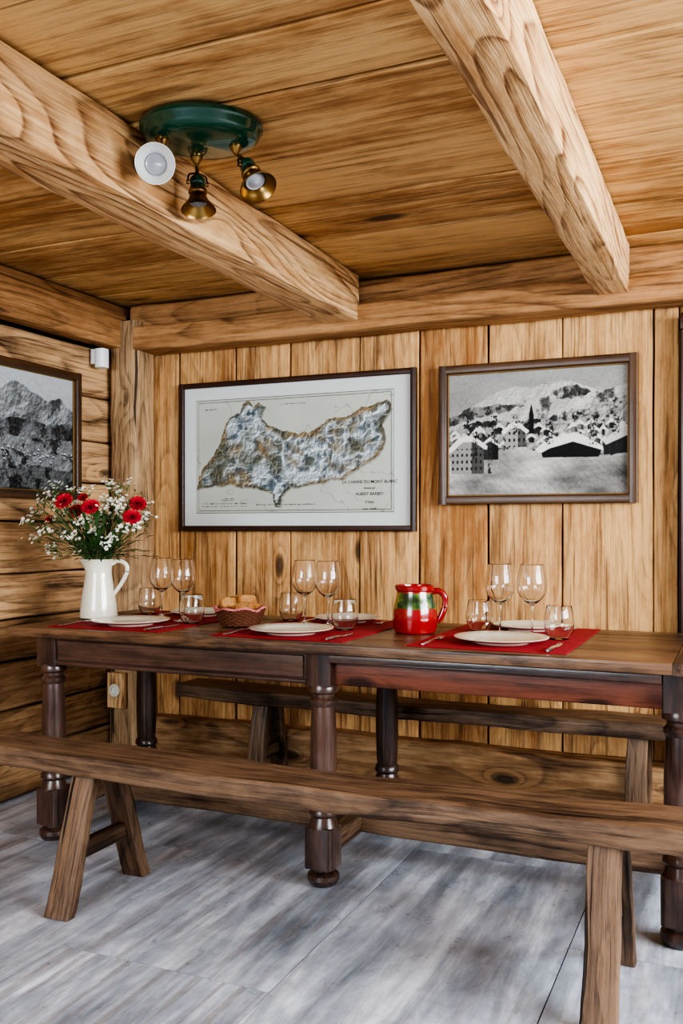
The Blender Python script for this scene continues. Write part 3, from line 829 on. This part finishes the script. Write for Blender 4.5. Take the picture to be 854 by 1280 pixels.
def wineglass(x, y, k=1.0):
    mb = MB()
    o = [(0.0, 0.0), (0.034, 0.0), (0.036, 0.0012), (0.034, 0.0028), (0.018, 0.005), (0.006, 0.010), (0.0038, 0.020), (0.0034, 0.085), (0.0045, 0.100), (0.014, 0.108), (0.031, 0.122), (0.043, 0.142), (0.0470, 0.160), (0.0465, 0.178), (0.0425, 0.205), (0.0365, 0.236), (0.0362, 0.2372),
         (0.0352, 0.236), (0.0412, 0.205), (0.0451, 0.178), (0.0456, 0.160), (0.0415, 0.143), (0.0295, 0.1245), (0.013, 0.111), (0, 0.1085)]
    lathe(mb, [(r*k*(1.06 if z > 0.11 else 1), z*k) for r, z in o], Matrix.Translation((x, y, TZ+0.0036)), 40)
    mb.obj('wine_glass', m_glass)
def tumbler(x, y, k=1.0):
    mb = MB()
    o = [(0, 0), (0.026, 0), (0.032, 0.004), (0.044, 0.025), (0.0480, 0.048), (0.0455, 0.075), (0.0400, 0.107), (0.0395, 0.108), (0.0388, 0.107), (0.0440, 0.075), (0.0464, 0.048), (0.0425, 0.026), (0.030, 0.0085), (0.022, 0.006), (0, 0.006)]
    lathe(mb, [(r*k, z*k) for r, z in o], Matrix.Translation((x, y, TZ+0.0036)), 40)
    mb.obj('stemless_glass', m_glass)
def at(px, Y):
    t = (px-427)/1150.0; d = Y/(S*t+C); return d*(C*t-S), Y
for px, Y in ((202, 3.20), (229, 3.12), (381, 3.22), (410, 3.165), (625, 3.15), (665, 3.15)):
    wineglass(*at(px, Y), 1.04)
for px, Y in ((187, 3.30), (240, 3.05), (364, 3.30), (431, 3.075), (600, 3.22), (699, 3.10)):
    tumbler(*at(px, Y), 1.04)

# ---- red painted pitcher
def pitcher_mat():
    m, nt, b, N, L = newmat('painted_ceramic')
    at_ = N.new('ShaderNodeTexCoord')
    sp = N.new('ShaderNodeSeparateXYZ'); L.new(at_.outputs['Object'], sp.inputs[0])
    no = N.new('ShaderNodeTexNoise'); no.inputs['Scale'].default_value = 22; no.inputs['Detail'].default_value = 5
    L.new(at_.outputs['Object'], no.inputs['Vector'])
    cr = N.new('ShaderNodeValToRGB'); E = cr.color_ramp.elements
    E[0].position = 0.38; E[0].color = srgb(14, 40, 22)
    E[1].position = 0.66; E[1].color = srgb(150, 110, 44)
    for p, c in ((0.46, (34, 70, 32)), (0.54, (72, 98, 40)), (0.60, (128, 130, 60))):
        x = E.new(p); x.color = srgb(*c)
    L.new(no.outputs[0], cr.inputs[0])
    ad = N.new('ShaderNodeMath'); ad.operation = 'MULTIPLY_ADD'; ad.inputs[1].default_value = 0.02; L.new(no.outputs[0], ad.inputs[0]); L.new(sp.outputs[2], ad.inputs[2])
    lo = N.new('ShaderNodeMapRange'); lo.inputs[1].default_value = 0.098; lo.inputs[2].default_value = 0.101; L.new(ad.outputs[0], lo.inputs[0])
    hi = N.new('ShaderNodeMapRange'); hi.inputs[1].default_value = 0.146; hi.inputs[2].default_value = 0.144; L.new(sp.outputs[2], hi.inputs[0])
    mu = N.new('ShaderNodeMath'); mu.operation = 'MULTIPLY'; L.new(lo.outputs[0], mu.inputs[0]); L.new(hi.outputs[0], mu.inputs[1])
    mx = N.new('ShaderNodeMix'); mx.data_type = 'RGBA'; L.new(mu.outputs[0], mx.inputs[0]); L.new(cr.outputs[0], mx.inputs[7]); mx.inputs[6].default_value = srgb(142, 16, 16)
    L.new(mx.outputs[2], b.inputs['Base Color']); b.inputs['Roughness'].default_value = 0.2; b.inputs['Coat Weight'].default_value = 0.6
    return m
m_pit = pitcher_mat()
px_, py_ = at(519, 3.12)
e = empty('painted_pitcher', (px_, py_, TZ))
mb = MB()
def spout(a, z):
    k = max(0, math.cos(a-math.radians(200)))**8
    return 1+0.16*k*max(0, (z-0.14)/0.05)
lathe(mb, [(0, 0), (0.066, 0), (0.074, 0.006), (0.079, 0.03), (0.080, 0.06), (0.077, 0.09), (0.070, 0.118), (0.065, 0.138), (0.064, 0.15), (0.068, 0.154), (0.069, 0.168), (0.066, 0.172), (0.063, 0.170), (0.059, 0.15), (0.060, 0.137), (0.066, 0.115), (0.073, 0.09), (0.076, 0.06), (0.074, 0.03), (0.066, 0.01), (0, 0.008)], None, 48, wob=spout)
o = mb.obj('body', m_pit, parent=e)
mb = MB()
tube(mb, bez([(0.060, 0.0, 0.148), (0.085, 0.0, 0.150), (0.106, 0.0, 0.128), (0.104, 0.0, 0.09), (0.090, 0.0, 0.055), (0.077, 0.0, 0.042)], 7), 0.0085, 12, flat=1.3)
o = mb.obj('handle', m_rimdark, parent=e)
e.rotation_euler = (0, 0, math.radians(20))

# ---- cream jug with flowers
jx, jy = -2.44, 3.08
e = empty('enamel_jug', (jx, jy, TZ+0.004))
mb = MB()
def sp2(a, z):
    k = max(0, math.cos(a-math.radians(195)))**6
    return 1+0.30*k*max(0, (z-0.19)/0.05)
lathe(mb, [(0, 0), (0.070, 0), (0.076, 0.004), (0.077, 0.012), (0.073, 0.05), (0.065, 0.11), (0.056, 0.16), (0.052, 0.19), (0.054, 0.215), (0.062, 0.240), (0.064, 0.243), (0.060, 0.241), (0.051, 0.215), (0.049, 0.19), (0.053, 0.16), (0.062, 0.11), (0.070, 0.05), (0.072, 0.014), (0, 0.010)], None, 48, wob=sp2)
mb.obj('body', m_china, parent=e)
mb = MB()
tube(mb, bez([(0.054, 0, 0.222), (0.085, 0, 0.236), (0.118, 0, 0.222), (0.122, 0, 0.19), (0.100, 0, 0.145), (0.070, 0, 0.105), (0.064, 0, 0.10)], 7), 0.0065, 10, flat=1.3)
mb.obj('handle', m_china, parent=e)
e.rotation_euler = (0, 0, math.radians(15))

e = empty('flower_bouquet', (jx, jy, TZ+0.2))
m_stem = plain('stem_green', srgb(58, 92, 36), 0.6, noise=0.4, nscale=40)
m_leaf = plain('leaf_green', srgb(50, 82, 36), 0.55, noise=0.5, nscale=30)
m_petw = plain('white_petals', srgb(244, 244, 236), 0.7, noise=0.1)
m_petr = plain('red_petals', srgb(196, 12, 38), 0.6, noise=0.45, nscale=80)
m_cent = plain('flower_centres', srgb(206, 180, 60), 0.7)
ms, ml, mw, mr_ = MB(), MB(), MB(), MB()
base = V((jx, jy, TZ+0.06)); neck = V((jx, jy, TZ+0.235))
def stem(tip, rad=0.0022):
    tip = V(tip)
    d = tip-neck
    nk = neck+V((max(-0.032, min(0.032, d.x*0.25)), max(-0.032, min(0.032, d.y*0.25)), 0))
    pts = bez([base+V((-d.x*0.1, -d.y*0.1, 0)), nk, nk+(tip-nk)*0.5+V((0, 0, 0.02)), tip], 5)
    tube(ms, pts, rad, 5)
    return pts
def leafblade(p, d, L_, w_):
    d = V(d).normalized(); s = d.cross(V((0, 0, 1)))
    if s.length < 0.05: s = V((1, 0, 0))
    s.normalize(); n = 6; vs = []; fs = []
    for i in range(n+1):
        t = i/n; c = V(p)+d*L_*t+V((0, 0, -0.35*L_*t*t))
        ww = w_*math.sin(math.pi*min(0.98, t*0.9+0.08))
        vs += [c-s*ww+V((0, 0, ww*0.3)), c, c+s*ww+V((0, 0, ww*0.3))]
    for i in range(n):
        a = i*3; fs += [(a, a+1, a+4, a+3), (a+1, a+2, a+5, a+4)]
    ml.add(vs, fs, None)
def floret(p, r, nrm):
    M = frame_dir(p, nrm)
    vs = [M @ V((0, 0, 0))]; fs = []
    n = 5; a0 = R.uniform(0, 6)
    for i in range(n):
        a = a0+2*math.pi*i/n
        for da, rr, zz in ((-0.5, 0.75, 0.2), (0, 1.05, 0.32), (0.5, 0.75, 0.2)):
            vs.append(M @ V((r*rr*math.cos(a+da), r*rr*math.sin(a+da), r*zz)))
        k = 1+i*3
        fs += [(0, k, k+1), (0, k+1, k+2)]
    mw.add(vs, fs, None, 0.5, 0, False)
    lathe(mw, [(r*0.26, 0.0), (r*0.2, r*0.2), (0, r*0.26)], M, 6, mat=1)
def carnation(p, nrm, r=0.026):
    nrm = V(nrm).normalized(); M = frame_dir(p, nrm)
    for lay in range(6):
        tilt = 0.15+lay*0.26; pr = r*(1.05-lay*0.10); npet = 9-lay
        a0 = R.uniform(0, 6)
        for i in range(npet):
            a = a0+2*math.pi*i/npet
            Mr = M @ Matrix.Rotation(a, 4, 'Z') @ Matrix.Rotation(-tilt, 4, 'Y')
            vs, fs = [], []
            nu, nv = 5, 3
            for u in range(nu+1):
                for v in range(nv+1):
                    uu = u/nu-0.5; vv = v/nv
                    w_ = pr*1.0*(0.3+0.7*vv)
                    vs.append(Mr @ V((pr*vv*(1-0.25*(2*uu)**2), w_*uu, pr*(0.12*math.sin(u*2.6+i)*vv+R.uniform(-.05, .05)*vv))))
            for u in range(nu):
                for v in range(nv):
                    k = u*(nv+1)+v; fs.append((k, k+1, k+nv+2, k+nv+1))
            mr_.add(vs, fs, None)
    lathe(ms, [(0.003, -0.022), (0.008, -0.016), (0.009, -0.004), (0.006, 0.002)], M, 10)
def bp(px, py, dep):
    t = (px-427)/1150.0
    d = 3.80+dep
    return V((d*(C*t-S), d*(S*t+C), CAMH+(660-py)/1150.0*d))
for (px, py, dp) in ((80, 627, -0.10), (113, 634, -0.12), (165, 647, -0.10), (172, 630, -0.02), (62, 650, 0.06), (104, 622, 0.05), (95, 640, 0.0)):
    p = bp(px, py, dp)
    stem(p-V((0, 0, 0.01)))
    carnation(p, (p-neck).normalized()*0.5+V((0.35, -0.8, 0.35)), 0.036 if px not in (62, 104) else 0.022)
rr = random.Random(3)
heads = [(38, 650), (45, 672), (52, 628), (60, 660), (66, 606), (72, 645), (78, 668), (90, 612), (92, 655), (96, 683), (104, 648), (112, 612), (118, 666), (126, 652), (130, 622), (134, 642), (140, 672), (146, 612), (150, 632), (152, 660), (158, 606), (178, 632), (184, 644), (100, 668), (122, 640), (84, 640), (172, 658), (64, 684), (44, 640), (136, 606), (155, 618), (57, 617), (70, 690), (134, 684), (88, 674), (148, 645), (140, 626), (98, 630), (108, 655), (128, 632), (160, 628), (66, 632)]
for (px, py) in heads:
    p = bp(px+rr.uniform(-3, 3), py+rr.uniform(-3, 3), rr.uniform(-0.12, 0.11))
    pts = stem(p-V((0, 0, 0.03)), 0.0014)
    up_ = ((p-neck).normalized()+V((0.1, -0.4, 0.5))).normalized()
    for k in range(rr.randint(12, 20)):
        o_ = V((rr.gauss(0, 0.017), rr.gauss(0, 0.017), rr.gauss(0, 0.010)))
        q_ = p+o_
        tube(ms, [p-up_*0.032, q_], 0.0006, 4)
        floret(q_, rr.uniform(0.0055, 0.009), (up_+V((rr.uniform(-.6, .6), rr.uniform(-.9, .3), 0))))
for k in range(330):
    a = rr.uniform(0, 6.283); el = rr.uniform(-0.1, 1.4)
    d = V((math.cos(a)*math.cos(el), math.sin(a)*math.cos(el), math.sin(el)))
    st = neck+V((math.cos(a)*0.02, math.sin(a)*0.02, 0.02))+d*rr.uniform(0.0, 0.19)
    leafblade(st, d+V((0, 0, 0.3)), rr.uniform(0.04, 0.10), rr.uniform(0.004, 0.011))
for k in range(34):
    p = bp(rr.uniform(40, 185), rr.uniform(600, 660), rr.uniform(-0.1, 0.1)); stem(p, 0.0012)
    for j in range(6): leafblade(p-V((0, 0, 0.01*j)), V((rr.uniform(-1, 1), rr.uniform(-1, 1), rr.uniform(0, 1))), rr.uniform(0.02, 0.04), 0.0035)
child(ms, 'stems', m_stem, e); child(ml, 'leaves', m_leaf, e); child(mw, 'white_florets', [m_petw, m_cent], e); child(mr_, 'red_blooms', m_petr, e)

# ---- bread basket
bx, by = at(300, 3.06)
e = empty('bread_basket', (bx, by, TZ+0.0034))
m_wick = plain('wicker', srgb(98, 56, 36), 0.5, noise=0.5, nscale=90, bump=0.3)
m_crust = plain('bread_crust', srgb(156, 102, 52), 0.8, noise=0.45, nscale=60, bump=0.8)
m_crumb = plain('bread_crumb', srgb(172, 126, 74), 0.9, noise=0.45, nscale=120, bump=0.8)
mb = MB()
lathe(mb, [(0, 0.001), (0.066, 0.001), (0.070, 0.006), (0.090, 0.066), (0.086, 0.066), (0.066, 0.010), (0, 0.008)], None, 48)
for i in range(10):
    z_ = 0.006+i*0.0066; r_ = 0.073+0.021*i/9
    n = 120
    tube(mb, [(r_*math.cos(2*math.pi*j/n)*(1+0.035*math.sin(j*math.pi*0.3+i*math.pi)), r_*math.sin(2*math.pi*j/n)*(1+0.035*math.sin(j*math.pi*0.3+i*math.pi)), z_) for j in range(n+1)], 0.0034, 6)
mb.obj('wicker_bowl', m_wick, parent=e)
m_ging, nt, b, N, L = newmat('gingham')
sp = N.new('ShaderNodeAttribute'); sp.attribute_name = 'wc'
ck = N.new('ShaderNodeTexChecker'); ck.inputs['Scale'].default_value = 1.0; ck.inputs['Color1'].default_value = srgb(150, 20, 26); ck.inputs['Color2'].default_value = srgb(196, 140, 134)
L.new(sp.outputs['Vector'], ck.inputs['Vector']); L.new(ck.outputs[0], b.inputs['Base Color']); b.inputs['Roughness'].default_value = 0.9
mb = MB()
vs, wc, fs = [], [], []
n = 120; prof = [(0.062, 0.036), (0.080, 0.060), (0.090, 0.071), (0.097, 0.072), (0.101, 0.068), (0.102, 0.064)]
for k, (r_, z_) in enumerate(prof):
    for j in range(n):
        a = 2*math.pi*j/n
        f = 1+0.03*math.sin(a*11)*(k/5); zz = z_+(0.004*math.sin(a*7+1)+0.003*math.sin(a*4))*(k >= 1)
        vs.append((r_*f*math.cos(a), r_*f*math.sin(a), zz)); wc.append((j*1.0*0.8, k*1.15+0.1, 0.5))
for k in range(len(prof)-1):
    for j in range(n):
        j2 = (j+1) % n
        fs.append((k*n+j, k*n+j2, (k+1)*n+j2, (k+1)*n+j))
mb.add(vs, fs, wc)
mb.obj('gingham_liner', m_ging, parent=e)
mb = MB()
for (dx, dy, dz, rz, tl) in ((-0.045, -0.01, 0.072, 0.3, 0.5), (0.0, -0.02, 0.078, -0.2, 0.7), (0.045, 0.0, 0.072, 0.5, 0.4), (0.02, 0.03, 0.086, 1.2, 0.6), (-0.03, 0.03, 0.084, -0.8, 0.9), (0.0, 0.0, 0.060, 0.2, 0.1), (-0.005, 0.01, 0.100, 0.1, 0.35), (0.035, -0.03, 0.072, 0.0, 1.0), (-0.03, -0.03, 0.088, 0.6, 1.1), (0.03, 0.0, 0.098, 0.9, 0.8)):
    M = Matrix.Translation((dx, dy, dz)) @ Matrix.Rotation(rz, 4, 'Z') @ Matrix.Rotation(tl, 4, 'X')
    n = 22; vs = []; fs = []
    rings = [(0.0, 0.010), (0.8, 0.0105), (1.0, 0.006), (1.0, -0.006), (0.8, -0.0105), (0.0, -0.010)]
    for (k, z_) in rings:
        for j in range(n):
            a = 2*math.pi*j/n
            p = V((0.038*k*math.cos(a), 0.025*k*math.sin(a)*(1+0.25*math.cos(2*a)), z_))
            p += mn.noise_vector(p*60+V((dx*99, 0, 0)))*0.006
            vs.append(M @ p)
    for i in range(5):
        for j in range(n):
            fs.append((i*n+j, i*n+(j+1) % n, (i+1)*n+(j+1) % n, (i+1)*n+j))
    b0 = len(mb.f)
    mb.add(vs, fs, None)
    for q_ in range(b0, len(mb.f)):
        i = (q_-b0)//n
        mb.m[q_] = 1 if i in (0, 4) else 0
mb.obj('bread_slices', [m_crust, m_crumb], parent=e)

# ------------------------------------------------------------------ light
def area(name, loc, target, sx, sy, power, col):
    l = bpy.data.lights.new(name, 'AREA'); l.shape = 'RECTANGLE'; l.size = sx; l.size_y = sy; l.energy = power; l.color = col
    o = bpy.data.objects.new(name, l); bpy.context.collection.objects.link(o)
    o.location = loc; o.rotation_euler = (V(target)-V(loc)).to_track_quat('-Z', 'Y').to_euler()
    return o
area('window_daylight', (2.65, 1.7, 1.75), (-0.6, 2.2, 0.7), 2.9, 1.1, 270, (0.88, 0.94, 1.0))
area('doorway_daylight', (-1.9, -1.75, 1.70), (-1.3, 2.2, 0.6), 1.8, 1.2, 100, (0.82, 0.91, 1.0))
w = bpy.data.worlds.new('World'); bpy.context.scene.world = w; w.use_nodes = True
w.node_tree.nodes['Background'].inputs[0].default_value = (0.76, 0.86, 1.0, 1)
w.node_tree.nodes['Background'].inputs[1].default_value = 0.4
vs_ = bpy.context.scene.view_settings
vs_.view_transform = 'AgX'
try: vs_.look = 'AgX - High Contrast'
except Exception: pass
vs_.exposure = 0.42

# ------------------------------------------------------------------ camera
cd = bpy.data.cameras.new('camera'); cam = bpy.data.objects.new('camera', cd); bpy.context.collection.objects.link(cam)
cd.sensor_fit = 'VERTICAL'; cd.sensor_height = 36; cd.sensor_width = 24; cd.lens = 1150/1280*36
cd.shift_y = 20/1280
cd.clip_start = 0.05
cam.location = (0, 0, CAMH); cam.rotation_euler = (math.pi/2, 0, math.radians(23.6))
bpy.context.scene.camera = cam
